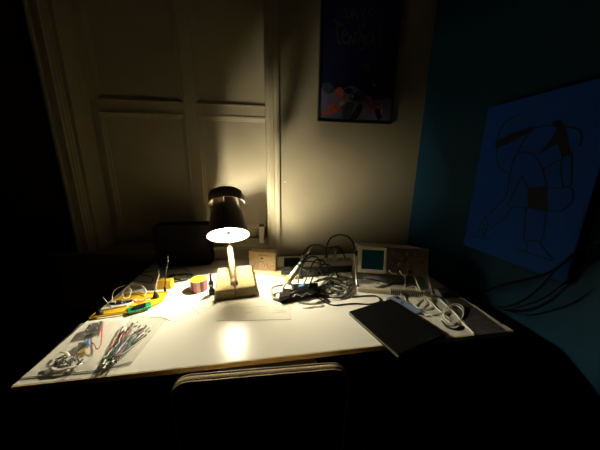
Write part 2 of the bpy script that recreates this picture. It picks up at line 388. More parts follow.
# ------------------------------------------------------------ helper for upright boxes on the desk
def box_at(u0, u1, v, dep, h, dz=0, rz=None):
    a, b = D(u0, v, dz), D(u1, v, dz)
    return a, b
# black speaker-like box at the back left
bx = W(157, 240, 2.5 * H).x; bx2 = W(212, 240, 2.5 * H).x; bz = W(180, 223, 2.5 * H).z
t = thing('black_box', 'black box with rounded corners standing against the wall left of the lamp', 'box', ((bx+bx2)/2, 2.47 * H, DZ))
obj('body', MB().prism([Vector((p.x + (bx+bx2)/2, 2.43*H, p.z)) for p in rrect(bx2 - bx, DZ, bz, .03, 0)], (0, .085, 0)), 'blackmatte', t, bevel=.004)
obj('front_cover', MB().prism([Vector((p.x + (bx+bx2)/2, 2.43*H, p.z)) for p in rrect(bx2 - bx - .03, DZ + .015, bz - .015, .022, 0)], (0, -.002, 0)), 'blackmatte', t)
# pale tube on the sill
p = W(262.3, 246.5, 2.64 * H); zt_ = W(262, 227, 2.62 * H).z
t = thing('white_carton', 'slim white carton standing upright on the sill beside the window frame', 'carton', (p.x, p.y, SZ))
obj('carton_body', MB().bb(p.x - .019, p.x + .014, p.y - .01, p.y + .02, SZ, zt_), 'whitep', t, bevel=.0015)
obj('carton_shadow_block', MB().bb(p.x - .018, p.x + .016, p.y - .008, p.y + .018, zt_, zt_ + .018), 'black', t, bevel=.003)  # black block stands in for the shadow smudge above the carton

# wooden plank and kraft box at the back
pa, pb_ = D(249.5, 273.5), D(300, 279.5)
dirp = (pb_ - pa).normalized(); np_ = Vector((-dirp.y, dirp.x, 0))
pt = .014
tag(obj('wood_plank', MB().prism([pa, pb_, pb_ + np_ * .10, pa + np_ * .10], (0, 0, pt)), 'wood', bevel=.001), 'pale wooden plank lying on the desk under the kraft box', 'plank')
ka, kb = D(249.5, 269.5, pt), D(275.5, 271.5, pt); kd = (kb - ka).normalized(); kn_ = Vector((-kd.y, kd.x, 0)); kh = .115
t = thing('kraft_box', 'small brown box with doodled face standing on the wooden plank', 'box', ka + (kb-ka)/2 + kn_*.03)
obj('box_body', MB().prism([ka, kb, kb + kn_*.05, ka + kn_*.05], (0, 0, kh)), 'kraft', t, bevel=.0015)
def kp(a, z): return ka + (kb - ka) * a + Vector((0, 0, kh * z)) - kn_ * .0004
mb = MB(); nn = -kn_
mb.ribbon([kp(.35, .8), kp(.5, .84), kp(.72, .8)], .002, nn); mb.ribbon([kp(.12, .14), kp(.22, .3), kp(.26, .48)], .002, nn); mb.ribbon([kp(.3, .12), kp(.34, .42), kp(.46, .5), kp(.56, .42), kp(.6, .2)], .0018, nn); mb.ribbon([kp(.66, .4), kp(.72, .22), kp(.8, .14)], .0018, nn); mb.ribbon([kp(.8, .3), kp(.95, .28)], .0018, nn)
mb.ribbon([kp(.46, .66), kp(.54, .66)], .007, nn)
obj('drawn_marks', mb, 'mline', t)

# ------------------------------------------------------------ papers
def sheet(name, px, label, lift=.0008, marks=()):
    pts = [D(u, v, lift) for u, v in px]
    t = thing(name, label, 'paper', sum(pts, Vector()) / len(pts) - Vector((0, 0, lift - .0002)))
    obj('sheet', MB().prism([p - Vector((0, 0, lift - .0003)) for p in pts], (0, 0, .0006)), 'paper', t)
    mb = MB()
    for ln, w in marks: mb.ribbon([D(u, v, .0009) for u, v in ln], w, (0, 0, 1), .0003, 4)
    if marks: obj('handwriting', mb, 'ink' if len(marks) < 9 else 'greyink', t)
sheet('paper_sheet', [(216, 321), (291, 319.5), (289, 300.5), (226, 301.5)], 'white paper sheet with faint pencil notes in front of the lamp base',
      marks=[([(240, 309), (246, 307.5), (252, 308)], .0012), ([(256, 307), (262, 306.5), (268, 307)], .0016), ([(246, 312.5), (252, 312)], .0015), ([(272, 304), (276, 310), (284, 311)], .001), ([(276, 304), (282, 305)], .001), ([(272, 313), (286, 312)], .001),
             ([(217, 320.8), (250, 320.3), (290.6, 319.2)], .0012), ([(290.6, 319), (289, 305)], .001), ([(278, 307), (280, 313), (283, 308), (287, 314)], .001)])
sheet('receipt', [(186, 300), (199, 314), (217, 304), (204, 292)], 'small crumpled receipt left of the lamp base', marks=[([(198, 306), (201, 304.5), (203, 304), (205, 302), (209, 300.5)], .0032), ([(190, 302), (197, 299)], .002), ([(199, 310), (207, 307)], .002), ([(186, 300), (199, 314)], .0012), ([(186.3, 300), (204, 292.2)], .0012)])
sheet('paper_note', [(205, 300), (212, 307), (219, 302.5), (212, 297)], 'tiny white paper note touching the lamp base corner', lift=.0016)

# ------------------------------------------------------------ spool
c = D(199.5, 289.3); rsp = .041; hs = .056
t = thing('tape_roll', 'pink and grey striped cylinder with a yellow top left of the lamp', 'roll', c)
obj('core', MB().lathe([(0, .001), (rsp - .002, .001), (rsp - .002, hs - .001), (0, hs - .001)], c, seg=36), 'yellow', t)
cols = ['pink', 'pale', 'brown', 'pink', 'pale', 'pink', 'brown', 'brown', 'pink', 'pink', 'pale', 'brown', 'pink', 'pale', 'brown', 'pink']
for k in range(16):
    a0, a1 = 2*math.pi*k/16, 2*math.pi*(k+1)/16
    ps = []
    for aa in (a0, (a0+a1)/2, a1): ps.append((math.cos(aa), math.sin(aa)))
    poly = [c + Vector((x*rsp, y*rsp, 0)) for x, y in ps] + [c + Vector((x*(rsp-.002), y*(rsp-.002), 0)) for x, y in reversed(ps)]
    obj('stripe', MB().prism(poly, (0, 0, hs)), cols[(k + 1) % 16], t)
obj('top_ring', MB().lathe([(rsp*.45, 0), (rsp - .003, 0), (rsp - .003, .002), (rsp*.45, .002)], c + Vector((0, 0, hs - .001)), seg=36, closed=True), 'yellow', t)
# small black clamp beside it
c = D(212, 294.5)
t = thing('toggle_switch', 'small black clamp standing between the striped roll and lamp base', 'clamp', c)
obj('clamp_body', MB().lathe([(0, 0), (.012, 0), (.015, .024), (.009, .036), (.013, .052), (.013, .066), (.006, .074), (.005, .108), (0, .112)], c, seg=14), 'black', t, shade=True)
obj('clamp_screw', MB().lathe([(0, -.006), (.004, -.006), (.004, .006), (0, .006)], c + Vector((0, -.015, .055)), (1, 0, 0), 10), 'steel', t)
obj('clamp_base', MB().lathe([(0, 0), (.015, 0), (.015, .004), (0, .004)], c, seg=16), 'steel', t)
t.name = 'clamp'

# ------------------------------------------------------------ yellow tray with electronics
tz = .012
def tri(pts, z0, h, name, m, parent=None, bevel=0):
    P_ = [D(u, v, z0) for u, v in pts]; return obj(name, MB().prism(P_, (0, 0, h)), m, parent, bevel=bevel)
c = D(130, 305)
t = thing('yellow_tray', 'flat yellow plastic tray on the left of the desk behind the bags', 'tray', c)
tp = [(90, 318), (140, 311), (162, 301), (168, 292.5), (124, 294.5)]
tri(tp, 0, .008, 'tray_floor', 'yellow', t, .001)
pts = [D(u, v, .008) for u, v in tp]
mb = MB(); mb.tube([p for p in pts] + [pts[0]], .004, 8, 0); obj('tray_rim', mb, 'yellow', t)
TZ = .0085
t = thing('breadboard', 'white plug-in breadboard lying on the yellow tray', 'breadboard', D(120, 306, TZ))
bp = [(100, 311.5), (127, 306.5), (137, 300.5), (113, 303)]
P_ = [D(u, v, TZ) for u, v in bp]; obj('board', MB().prism(P_, (0, 0, .008)), 'whitep', t, bevel=.001)
mb = MB()
for k in range(1, 12):
    for j in (.2, .35, .65, .8):
        a = P_[0].lerp(P_[1], k / 12); b = P_[3].lerp(P_[2], k / 12); mb.box(a.lerp(b, j) + Vector((0, 0, .0082)), (.003, .003, .0008))
obj('contact_rows', mb, 'black', t)
for a_, b_, cl in ((.22, .5, 'black'), (.5, .45, 'black'), (.74, .55, 'blue'), (.36, .8, 'brown'), (.9, .5, 'black')):
    cc = P_[0].lerp(P_[1], a_).lerp(P_[3].lerp(P_[2], a_), b_) + Vector((0, 0, .0125))
    obj('chip', MB().box(cc, (.020, .009, .008), Matrix.Rotation(.4, 3, 'Z')), cl, t, bevel=.001)
t = thing('circuit_board', 'green circuit board with a black chip at the front of the yellow tray', 'circuit board', D(140, 308, TZ))
g = [(128.5, 314.5), (151, 308), (151, 302), (127.5, 309)]
P_ = [D(u, v, TZ) for u, v in g]
obj('board', MB().prism(P_, (0, 0, .005)), 'green', t, bevel=.0008)
ctr = sum(P_, Vector()) / 4
obj('chip', MB().prism([ctr + (p - ctr) * .55 + Vector((0, 0, .005)) for p in P_], (0, 0, .006)), 'black', t, bevel=.0008)
mb = MB()
for k in range(9): mb.box(P_[0].lerp(P_[1], (k + .5) / 9) .lerp(P_[3].lerp(P_[2], (k + .5) / 9), .1) + Vector((0, 0, .006)), (.003, .003, .004))
obj('pin_header', mb, 'steel', t)
# probe posts
def post(u, v, utop, vtop, lab, dz=TZ, cone=True):
    c = D(u, v, dz); topp = W(utop, vtop, c.y)
    t = thing('test_probe', lab, 'probe', c)
    if cone: obj('boot', MB().lathe([(0, 0), (.014, 0), (.013, .006), (.007, .022), (.004, .034), (0, .034)], c, seg=16), 'rubber', t, shade=True)
    else: obj('boot', MB().lathe([(0, 0), (.006, 0), (.005, .03), (0, .03)], c, seg=12), 'rubber', t, shade=True)
    mid = c.lerp(topp, .5) + Vector((-.004, 0, 0))
    obj('shaft', MB().tube([c + Vector((0, 0, .02)), mid, topp - Vector((0, 0, .02))], .0026, 8, 5), 'rubber' if not cone else 'steel', t, shade=True)
    obj('clip', MB().tube([topp - Vector((0, 0, .024)), topp - Vector((.001, 0, .01)), topp + Vector((.002, 0, .004))], .0042, 8, 4, r2=.002), 'chrome', t, shade=True)
post(156, 297.5, 158.5, 270, 'shorter test probe standing in a black cone on the tray')
post(165.5, 292.6, 167.5, 256.5, 'taller dark test probe standing behind the yellow tray', 0, False)
for pth, lab in (([(112, 303, .01), (114, 291, .035), (124, 286, .055), (131, 290, .045), (129, 297, .03), (124, 298, .03), (123, 292, .04), (130, 286, .05), (140, 285, .05), (146, 290, .03), (145, 296, .012)], 'looped white wire rising over the breadboard'),
                 ([(103, 297, .04), (107, 302, .025), (112, 307, .018)], 'straight white wire sticking up at the tray left end'),
                 ([(126, 302, .02), (134, 299, .022), (142, 300, .014), (150, 299, .012)], 'short pale wire lying along the tray back')):
    tag(obj('hookup_wire', MB().tube([D(u, v, dz) for u, v, dz in pth], .0017, 6, 6), 'whitewire', shade=True), lab, 'wire')
tag(obj('hookup_wire', MB().tube([D(u, v, dz) for u, v, dz in [(132, 300, .02), (138, 303, .022), (146, 299, .016), (150, 298, .012)]], .0015, 6, 6), 'redwire', shade=True), 'short red wire on the yellow tray', 'wire')
mb = MB().lathe([(0, 0), (.012, 0), (.012, .012), (.006, .022), (0, .022)], D(100, 314.5, TZ), seg=14)
tag(obj('rubber_knob', mb, 'rubber', shade=True), 'black knob at the left corner of the yellow tray', 'knob')
# yellow ribbed box behind
a, b = D(156.5, 289.8), D(172, 289); dd = (b - a).normalized(); nn = Vector((-dd.y, dd.x, 0)); wd = (b - a).length
t = thing('yellow_box', 'small ribbed yellow box behind the test probes', 'box', (a + b) / 2 + nn * .02)
obj('case', MB().prism([a, b, b + nn * .035, a + nn * .035], (0, 0, .048)), 'yellow', t, bevel=.003)
mb = MB()
for k in range(6): mb.box(a + dd * wd * (k + .5) / 6 + Vector((0, 0, .024)) - nn * .001, (.003, .003, .036), Matrix.Rotation(math.atan2(dd.y, dd.x), 3, 'Z'))
obj('rib', mb, 'yellow', t, bevel=.0005)
# dark coiled lead behind the roll
pth = []
cc = D(176, 280); c0 = cc
for k in range(44):
    a = k * .42; r = .075 + .018 * math.sin(k * .9) - k * .0009
    pth.append(cc + Vector((math.cos(a) * r * 1.0, math.sin(a) * r * .9, .003 + .0004 * k + .002 * math.sin(k * 1.7))))
tag(obj('test_lead', MB().tube(pth, .0030, 6, 3), 'rubber', shade=True), 'thin dark lead coiled on the desk behind the striped roll', 'cable')
tag(obj('test_lead', MB().tube([D(u, v, dz) for u, v, dz in [(120, 288, .004), (135, 281, .004), (150, 283, .004), (152, 277, .004), (140, 274, .004), (160, 270, .004), (182, 268, .004), (192, 275, .004)]], .0022, 6, 6), 'brown', shade=True), 'brown lead lying loose across the desk back left', 'cable')
tag(obj('test_lead', MB().tube([D(u, v, dz) for u, v, dz in [(150, 317, .002), (157, 317, .003), (163, 318, .003), (170, 320.5, .002)]], .0012, 6, 6), 'greenwire', shade=True), 'thin green wire end lying on bare desk beside the tray', 'wire')

# ------------------------------------------------------------ clear bags with parts
def bag(px, label, hmax, seed, name='plastic_bag'):
    rnd = random.Random(seed); P_ = [D(u, v) for u, v in px]; n = 14
    mb = MB(); g = {}
    for s_ in (0, 1):
        for i in range(n + 1):
            for j in range(n + 1):
                a, b = i / n, j / n
                p = P_[0].lerp(P_[1], a).lerp(P_[3].lerp(P_[2], a), b)
                e = min(a, 1-a, b, 1-b); lift = hmax * min(1, (e * 5) ** .6) if e > 0 else 0
                z = .0012 if s_ == 0 else .0022 + lift * (.75 + .35 * rnd.random())
                jit = .006 if s_ and 0 < e else .0
                if e == 0 and s_: z = .002
                g[s_, i, j] = len(mb.v); mb.v.append(p + Vector((jit * (rnd.random()-.5), jit * (rnd.random()-.5), z if s_ else .0008)))
        for i in range(n):
            for j in range(n):
                q_ = (g[s_, i, j], g[s_, i+1, j], g[s_, i+1, j+1], g[s_, i, j+1]); mb.f.append(q_)
    t = thing(name, label, 'bag', sum(P_, Vector()) / 4)
    o = obj('film', mb, 'film', t)
    obj('zip_seal', MB().tube([P_[0].lerp(P_[3], .06) + Vector((0, 0, .003)), P_[1].lerp(P_[2], .06) + Vector((0, 0, .003))], .0018, 6, 0), 'whitep', t)
    return t
bag([(17, 383), (96, 375.5), (126, 319), (82, 324)], 'clear plastic bag of connectors at the front left desk corner', .028, 3)
bag([(98, 375), (130, 366), (168, 318), (133, 314)], 'clear plastic bag of jumper wires right of the connector bag', .020, 5)
# contents of the left bag
def blk(name, px, z0, h, m, label, cat, extra=None):
    P_ = [D(u, v, z0) for u, v in px]; t = thing(name, label, cat, sum(P_, Vector()) / len(P_))
    obj('case', MB().prism(P_, (0, 0, h)), m, t, bevel=.0015)
    if extra:
        cc = sum(P_, Vector()) / len(P_); 
        for p in P_: obj('contact', MB().ball(cc + (p - cc) * .6 + Vector((0, 0, h)), .003, 8, 5), extra, t)
    return t
blk('battery_holder', [(84, 337), (100, 334), (103, 325), (90, 328)], .003, .018, 'black', 'black battery holder inside the bag of connectors', 'battery holder', 'steel')
blk('connector', [(84, 348), (90, 347), (91, 341), (85, 342)], .003, .014, 'blue', 'small blue connector block inside the left bag', 'connector', 'chrome')
blk('connector', [(78, 352), (83, 351), (84, 345), (79, 346)], .003, .014, 'black', 'small black connector block inside the left bag', 'connector')
blk('connector', [(76, 357), (86, 355), (87, 351), (82, 352)], .003, .012, 'yellow', 'yellow connector plug inside the left bag', 'connector', 'steel')
tag(obj('hookup_wire', MB().tube([D(u, v, dz) for u, v, dz in [(98, 336, .02), (102, 328, .024), (103, 322, .02), (102, 330, .02), (101, 344, .015), (97, 349, .012), (94, 344, .016), (91, 343, .016)]], .0017, 6, 6), 'redwire', shade=True), 'red wire from the battery holder in the left bag', 'wire')
tag(obj('ribbon_strap', MB().tube([D(u, v, dz) for u, v, dz in [(50, 364, .01), (53, 369, .012), (60, 370, .01), (68, 368, .012), (78, 366, .008)]], .005, 8, 6, flat=.35), 'whitep', shade=True), 'curved white strap at the front of the left bag', 'strap')
tag(obj('ribbon_strap', MB().tube([D(u, v, dz) for u, v, dz in [(61, 352, .014), (66, 353, .018), (69, 357, .014)]], .0045, 8, 6, flat=.35), 'whitep', shade=True), 'short white strap behind the metal terminals in the left bag', 'strap')
rnd = random.Random(11)
for k in range(26):
    u = 56 + rnd.random() * 24; v = 358 + rnd.random() * 9 - (u - 56) * .12
    p = D(u, v, .006 + rnd.random() * .012); a = rnd.random() * 6.28; d_ = Vector((math.cos(a), math.sin(a), .3)) * .010
    tag(obj('metal_terminal', MB().tube([p - d_, p, p + d_ + Vector((.002, .002, 0))], .0022, 6, 3), ('black', 'chrome', 'black', 'steel')[k % 4], shade=True), ('small black' if k % 2 == 0 else 'small bright metal') + ' crimp terminal heaped inside the left bag', 'terminal', ('black' if k % 2 == 0 else 'metal') + ' terminals heaped in the left bag')
# jumper wires in the right bag
jc = [('black', 'rubber'), ('white', 'whitewire'), ('green', 'greenwire'), ('red', 'redwire'), ('orange', 'orangewire'), ('blue', 'bluewire')]
for k in range(56):
    nm, mt = jc[[0, 1, 2, 0, 3, 0, 0, 1, 5, 2][k % 10]]
    f_ = rnd.random(); u0 = 101 + 12 * f_ + rnd.random() * 3; v0 = 364 + 4 * rnd.random() - 6 * f_
    u1 = 125 + 22 * f_ + 4 * rnd.random(); v1 = 319 + 5 * f_ + 9 * rnd.random()
    s0, s1 = rnd.random() * .25, .7 + rnd.random() * .3
    pts = []
    for i in range(5):
        s_ = s0 + (s1 - s0) * i / 4; pts.append(D(u0 + (u1-u0) * s_ + rnd.uniform(-2, 2), v0 + (v1-v0) * s_ + rnd.uniform(-1.2, 1.2), .004 + rnd.random() * .012))
    w = tag(obj('jumper_wire', MB().tube(pts, .0015, 6, 4), mt, shade=True), nm + ' jumper wire in the tangle inside the right clear bag', 'wire', nm + ' jumper wires in the right clear bag')
    for p, q_ in ((pts[0], pts[1]), (pts[-1], pts[-2])): obj('pin_housing', MB().tube([p, p + (p - q_).normalized() * .010], .0024, 6, 0), 'black' if k % 3 else 'whitep', w)

# ------------------------------------------------------------ soldering stand and iron
c = D(297, 295)
t = thing('soldering_stand', 'black soldering stand with silver hoop at the desk middle', 'stand', c)
def Pz(u, v, z): return D(u, v, z)
foot = [(278, 300.5), (318, 294.5), (322, 288), (283, 291)]
obj('stand_base', MB().prism([D(u, v, 0) for u, v in foot], (0, 0, .014)), 'black', t, bevel=.003)
mb = MB().tube([D(291, 294, .034), D(297, 291, .050), D(306, 290, .050), D(313, 290.5, .046), D(317, 292, .030)], .006, 10, 5)
B_ = [D(u, v, .0135) for u, v in [(289, 298), (317, 294), (318, 289), (292, 291.5)]]
mbb = MB(); kk = 0
mbb.v = B_ + [p + Vector((0, 0, hh)) for p, hh in zip(B_, (.022, .018, .036, .042))]; mbb.f = [(3, 2, 1, 0), (4, 5, 6, 7), (0, 1, 5, 4), (1, 2, 6, 5), (2, 3, 7, 6), (3, 0, 4, 7)]
obj('stand_body', mbb, 'black', t, bevel=.004)
obj('carry_loop', mb, 'rubber', t, shade=True)
mb = MB().tube([D(293, 297, .040), D(296, 294, .050), D(302, 296, .040), D(307, 293, .050), D(311, 294.5, .038)], .003, 8, 0)
obj('wire_rest', mb, 'steel', t, shade=True)
obj('sponge_tray', MB().prism([D(u, v, .013) for u, v in [(279, 301), (289, 299), (289, 293.5), (279.5, 295)]], (0, 0, .016)), 'black', t, bevel=.003)
hoop = [D(281, 300, .010), D(273.5, 297.5, .012), D(271.5, 292, .018), D(272.5, 287.5, .026), D(278, 285.5, .034), D(286, 284.5, .04)]
obj('hoop', MB().tube(hoop, .006, 10, 6), 'adapter', t, shade=True)
rr = D(288, 289, .045)
rg = MB(); pts = [rr + Vector((.022 * math.cos(a), .006 * math.sin(a), .030 * math.sin(a))) for a in [2*math.pi*k/20 for k in range(21)]]
rg.tube(pts, .0055, 8, 0); obj('holder_ring', rg, 'whitep', t, shade=True)
obj('holder_neck', MB().tube([D(287, 297, .014), rr - Vector((0, 0, .03))], .006, 8, 0), 'steel', t)
obj('badge', MB().prism([D(u, v, .064) for u, v in [(298, 287), (303, 286.3), (304, 284.3), (299, 285)]], (0, 0, .002)), 'blue', t)
iY = 1.93 * H
i0, i1 = W(287, 283, 1.80 * H), W(312, 247.5, 1.93 * H); dv = i1 - i0
t = thing('soldering_iron', 'soldering iron with pale green grip leaning up in its stand', 'soldering iron', i0)
L_ = dv.length
obj('grip', MB().lathe([(0, .02), (.013, .02), (.016, .03), (.014, .06), (.012, L_ * .45), (0, L_ * .45)], i0, dv, 16), 'paleg', t, shade=True)
obj('collar', MB().lathe([(0, -.004), (.017, -.004), (.020, .006), (.017, .020), (.011, .026), (0, .026)], i0, dv, 18), 'yellow', t, shade=True)
obj('sleeve', MB().lathe([(0, L_*.44), (.011, L_*.44), (.010, L_*.56), (.009, L_*.58), (.008, L_*.80), (0, L_*.8)], i0, dv, 14), 'rubber', t, shade=True)
obj('ferrule', MB().lathe([(0, L_*.52), (.0115, L_*.52), (.0115, L_*.56), (0, L_*.56)], i0, dv, 14), 'steel', t, shade=True)
obj('tip', MB().lathe([(0, L_*.79), (.0055, L_*.79), (.0048, L_*.95), (.001, L_*1.0), (0, L_)], i0, dv, 12), 'chrome', t, shade=True)
tag(obj('solder_wire', MB().tube([D(284, 300, .006), D(286, 302, .003), D(290, 302, .004), D(293, 303.5, .002), D(288, 304, .002)], .0012, 6, 6), 'yellow', shade=True), 'curl of thin yellowish solder on the desk before the stand', 'wire')

# ------------------------------------------------------------ power strips and adapters
def bar(name, pa_, pb2, h, dep, m, label, cat, z0=0, sockets=4):
    a, b = pa_, pb2; d_ = (b - a); L = d_.length; d_.normalize(); n_ = Vector((-d_.y, d_.x, 0)).normalized()
    t = thing(name, label, cat, (a + b) / 2 + n_ * dep / 2)
    obj('housing', MB().prism([a, b, b + n_ * dep, a + n_ * dep], (0, 0, h)), m, t, bevel=.004)
    for k in range(sockets):
        c = a + d_ * L * (k + .5) / sockets + n_ * dep / 2 + Vector((0, 0, h - .0005))
        obj('socket', MB().lathe([(.012, 0), (.016, 0), (.016, .002), (.012, .002)], c, seg=18, closed=True), 'rubber', t)
    return t
bar('power_strip', D(281, 277.2), D(317, 277), .044, .050, 'black', 'long black power strip behind the soldering stand', 'power strip')
bar('power_adapter', D(284, 269), D(300, 268.5), .072, .035, 'black', 'black power adapter behind the front power strip', 'adapter', sockets=0)
ap = D(318, 274); bp2 = D(352, 272.5)
bar('power_supply', ap, bp2, .040, .065, 'black', 'black power brick beneath the grey power strip', 'power supply', sockets=0)
up = Vector((0, 0, .0405))
ap2, bp3 = ap + up + Vector((-.004, .004, 0)), bp2 + up + Vector((.004, .004, 0))
bar('power_strip', ap2, bp3, .034, .055, 'adapter', 'grey power strip lying on the black power brick', 'power strip')
pl = (ap2 + bp3) / 2 + Vector((.006, .028, .0345))
t = thing('power_plug', 'pale power plug standing in the grey power strip', 'plug', pl)
obj('plug_body', MB().lathe([(0, 0), (.014, 0), (.015, .012), (.009, .03), (.006, .042), (0, .042)], pl, seg=16), 'adapter', t, shade=True)
obj('plug_boot', MB().lathe([(0, .041), (.005, .041), (.004, .056), (0, .056)], pl, seg=12), 'whitep', t, shade=True)

# ------------------------------------------------------------ cables
def cable(pts, r, m, label, name='power_cable', cat='cable', group=None):
    return tag(obj(name, MB().tube(pts, r, 8, 6), m, shade=True), label, cat, group)
arch = [W(327, 258, 2.12*H), W(326.5, 247, 2.13*H), W(331, 238, 2.13*H), W(340, 234.8, 2.12*H), W(349, 237.5, 2.10*H), W(354, 245, 2.08*H), W(355.5, 254, 2.10*H), W(358, 262, 2.2*H)]
cable(arch, .0048, 'rubber', 'thick black cable arching high between power strip and oscilloscope')
cable([W(300, 272, 2.0*H), W(303, 256, 2.02*H), W(309, 246.5, 2.05*H), W(318, 245, 2.1*H), W(327, 248, 2.1*H), W(334, 247, 2.1*H), W(342, 251, 2.12*H), W(345, 258, 2.08*H)], .0042, 'rubber', 'black cable humped over the left of the grey power strip')
cable([W(322, 262, 2.2*H), W(330, 250, 2.2*H), W(337, 246, 2.2*H), W(343, 252, 2.2*H), W(346, 262, 2.2*H)], .004, 'rubber', 'black cable looping just behind the pale plug')
cable([D(281, 268, .02), D(290, 268, .045), D(303, 262, .05), D(314, 262, .04), D(321, 268, .03)], .004, 'rubber', 'black cable draped along the back of the black adapter')
for pl_, lab in (([(284, 275, .035), (291, 271, .05), (300, 268, .055), (309, 272, .05), (318, 270, .04), (324, 276, .03)], 'black lead crossing low over the front power strip'),
                 ([(303, 286, .055), (307, 277, .075), (311, 267, .10), (316, 260, .11), (324, 262, .09), (330, 272, .04)], 'black lead rising from the stand behind the soldering iron'),
                 ([(308, 288, .05), (313, 277, .07), (318, 268, .09), (325, 264, .09), (333, 268, .07), (338, 277, .02)], 'black lead bowed between the stand and the heap'),
                 ([(298, 283, .06), (300, 273, .09), (304, 263, .12), (310, 257, .13), (318, 258, .11), (322, 268, .06)], 'black lead bowed just right of the soldering iron sleeve')):
    cable([D(*p) for p in pl_], .0038, 'rubber', lab, 'looped_lead')
rnd = random.Random(5)
for k in range(17):           # loops of black lead heaped right of the soldering stand
    cu, cv = 335 + rnd.uniform(-13, 10), 285 + rnd.uniform(-8, 7); ru, rv = rnd.uniform(9, 18), rnd.uniform(5, 9); a0 = rnd.random() * 6.28
    n = rnd.choice((7, 8, 10)); pts = []
    for i in range(n):
        a = a0 + i * .75
        u_, v_ = cu + ru * math.cos(a), cv + rv * math.sin(a)
        u_ = min(u_, 351 + rnd.random() * 2); v_ = min(max(v_, 271), 299)
        pts.append(D(u_, v_, .004 + rnd.random() * .040 * max(0, 1 - (v_ - 270) / 34)))
    m_ = 'rubber' if k % 3 else 'adapter'
    cable(pts, rnd.choice((.0018, .0022, .0026)), m_, ('black' if m_ == 'rubber' else 'grey') + ' lead looped in the heap right of the soldering stand', 'looped_lead', 'cable', ('black' if m_ == 'rubber' else 'grey') + ' leads in the heap')
cable([D(315, 295, .004), D(322, 300, .004), D(333, 305, .0035), D(346, 304, .0035), D(356, 303.5, .0035), D(371, 304, .0035), D(380, 301, .004), D(376, 296, .004), D(362, 296, .004), D(352, 297, .004)], .003, 'rubber', 'black lead swinging in a wide loop toward the laptop corner', 'looped_lead')
cable([D(309, 274, .06), D(310, 280, .05), D(313, 284, .04), D(318, 287, .02), D(323, 285, .01)], .003, 'whitewire', 'pale lead hanging at the right rear of the soldering stand', 'looped_lead')
cable([D(352, 278, .003), D(366, 278.5, .003), D(380, 281, .003), D(396, 284, .003), D(410, 283, .003)], .003, 'rubber', 'black lead running straight beneath the raised oscilloscope')

# ------------------------------------------------------------ oscilloscope
hl, hr = D(356.5, 291), D(431, 297)
ud = (hr - hl); SW = ud.length; ud.normalize(); yaw = math.atan2(ud.y, ud.x)
t = thing('oscilloscope', 'old oscilloscope with teal screen propped up on its carrying handle', 'oscilloscope', (hl + hr) / 2, yaw)
bpy.context.view_layer.update()
til = math.radians(14)
org = (hl + hr) / 2
Rz = Matrix.Rotation(yaw, 3, 'Z'); Rt = Matrix.Rotation(-til, 3, 'X')
fw, fh, fd_ = SW - .012, .140, .29
f0 = Vector((0, .055, .079))            # bottom front centre, local
def SC(x, y, z): return org + Rz @ (f0 + Rt @ Vector((x, y, z)))
RM = Rz @ Rt
def sbox(mb, x0, x1, y0, y1, z0, z1): return mb.box(SC((x0+x1)/2, (y0+y1)/2, (z0+z1)/2), (x1-x0, y1-y0, z1-z0), RM)
obj('case', sbox(MB(), -fw/2 + .004, fw/2 - .004, .012, fd_, .003, fh - .003), 'casegrey', t, bevel=.004)
x0 = -fw / 2
bz_ = obj('screen_bezel', sbox(sbox(sbox(sbox(MB(), x0, x0+.018, -.006, .012, 0, fh), x0+.128, x0+.140, -.006, .012, .006, fh-.008), x0+.018, x0+.128, -.006, .012, 0, .018), x0+.018, x0+.128, -.006, .012, fh-.020, fh-.004), 'beige', t, bevel=.002)
scn = obj('screen', sbox(MB(), x0+.018, x0+.128, .002, .010, .018, fh-.020), 'screen', t)
mb = MB()
for k in range(1, 8): sbox(mb, x0+.018+.110*k/8-.0003, x0+.018+.110*k/8+.0003, .0012, .002, .018, fh-.020)
for k in range(1, 6): sbox(mb, x0+.018, x0+.128, .0012, .002, .018+(fh-.038)*k/6-.0003, .018+(fh-.038)*k/6+.0003)
obj('graticule', mb, 'screen', scn)
obj('control_panel', sbox(MB(), x0+.140, fw/2, 0, .012, 0, fh), 'brownp', t, bevel=.002)
mb = MB(); sbox(mb, x0+.140, fw/2, -.004, .004, fh-.006, fh); sbox(mb, fw/2-.004, fw/2, -.004, .012, 0, fh); obj('panel_rim', mb, 'casegrey', t)
pw = fw - .140
for j, (zz, n, r) in enumerate(((.108, 5, .008), (.080, 4, .010), (.052, 5, .0085))):
    for k in range(n):
        xx = x0 + .150 + (pw - .02) * (k + .5) / n
        obj('knob', MB().lathe([(0, 0), (r, 0), (r * .85, -.012), (0, -.012)], SC(xx, 0, zz), RM @ Vector((0, 1, 0)), 16), 'brownp' if (k + j) % 3 else 'casegrey', t, shade=False)
mb = MB()
for k in range(9): sbox(mb, x0+.150+k*.018, x0+.160+k*.018, -.003, 0, .122, .128)
obj('button_row', mb, 'casegrey', t)
jx = [x0 + .155, x0 + .205, x0 + .255]
for xx in jx: obj('input_jack', MB().lathe([(0, 0), (.008, 0), (.008, -.010), (.005, -.010), (.005, 0)], SC(xx, 0, .022), RM @ Vector((0, 1, 0)), 14), 'chrome', t)
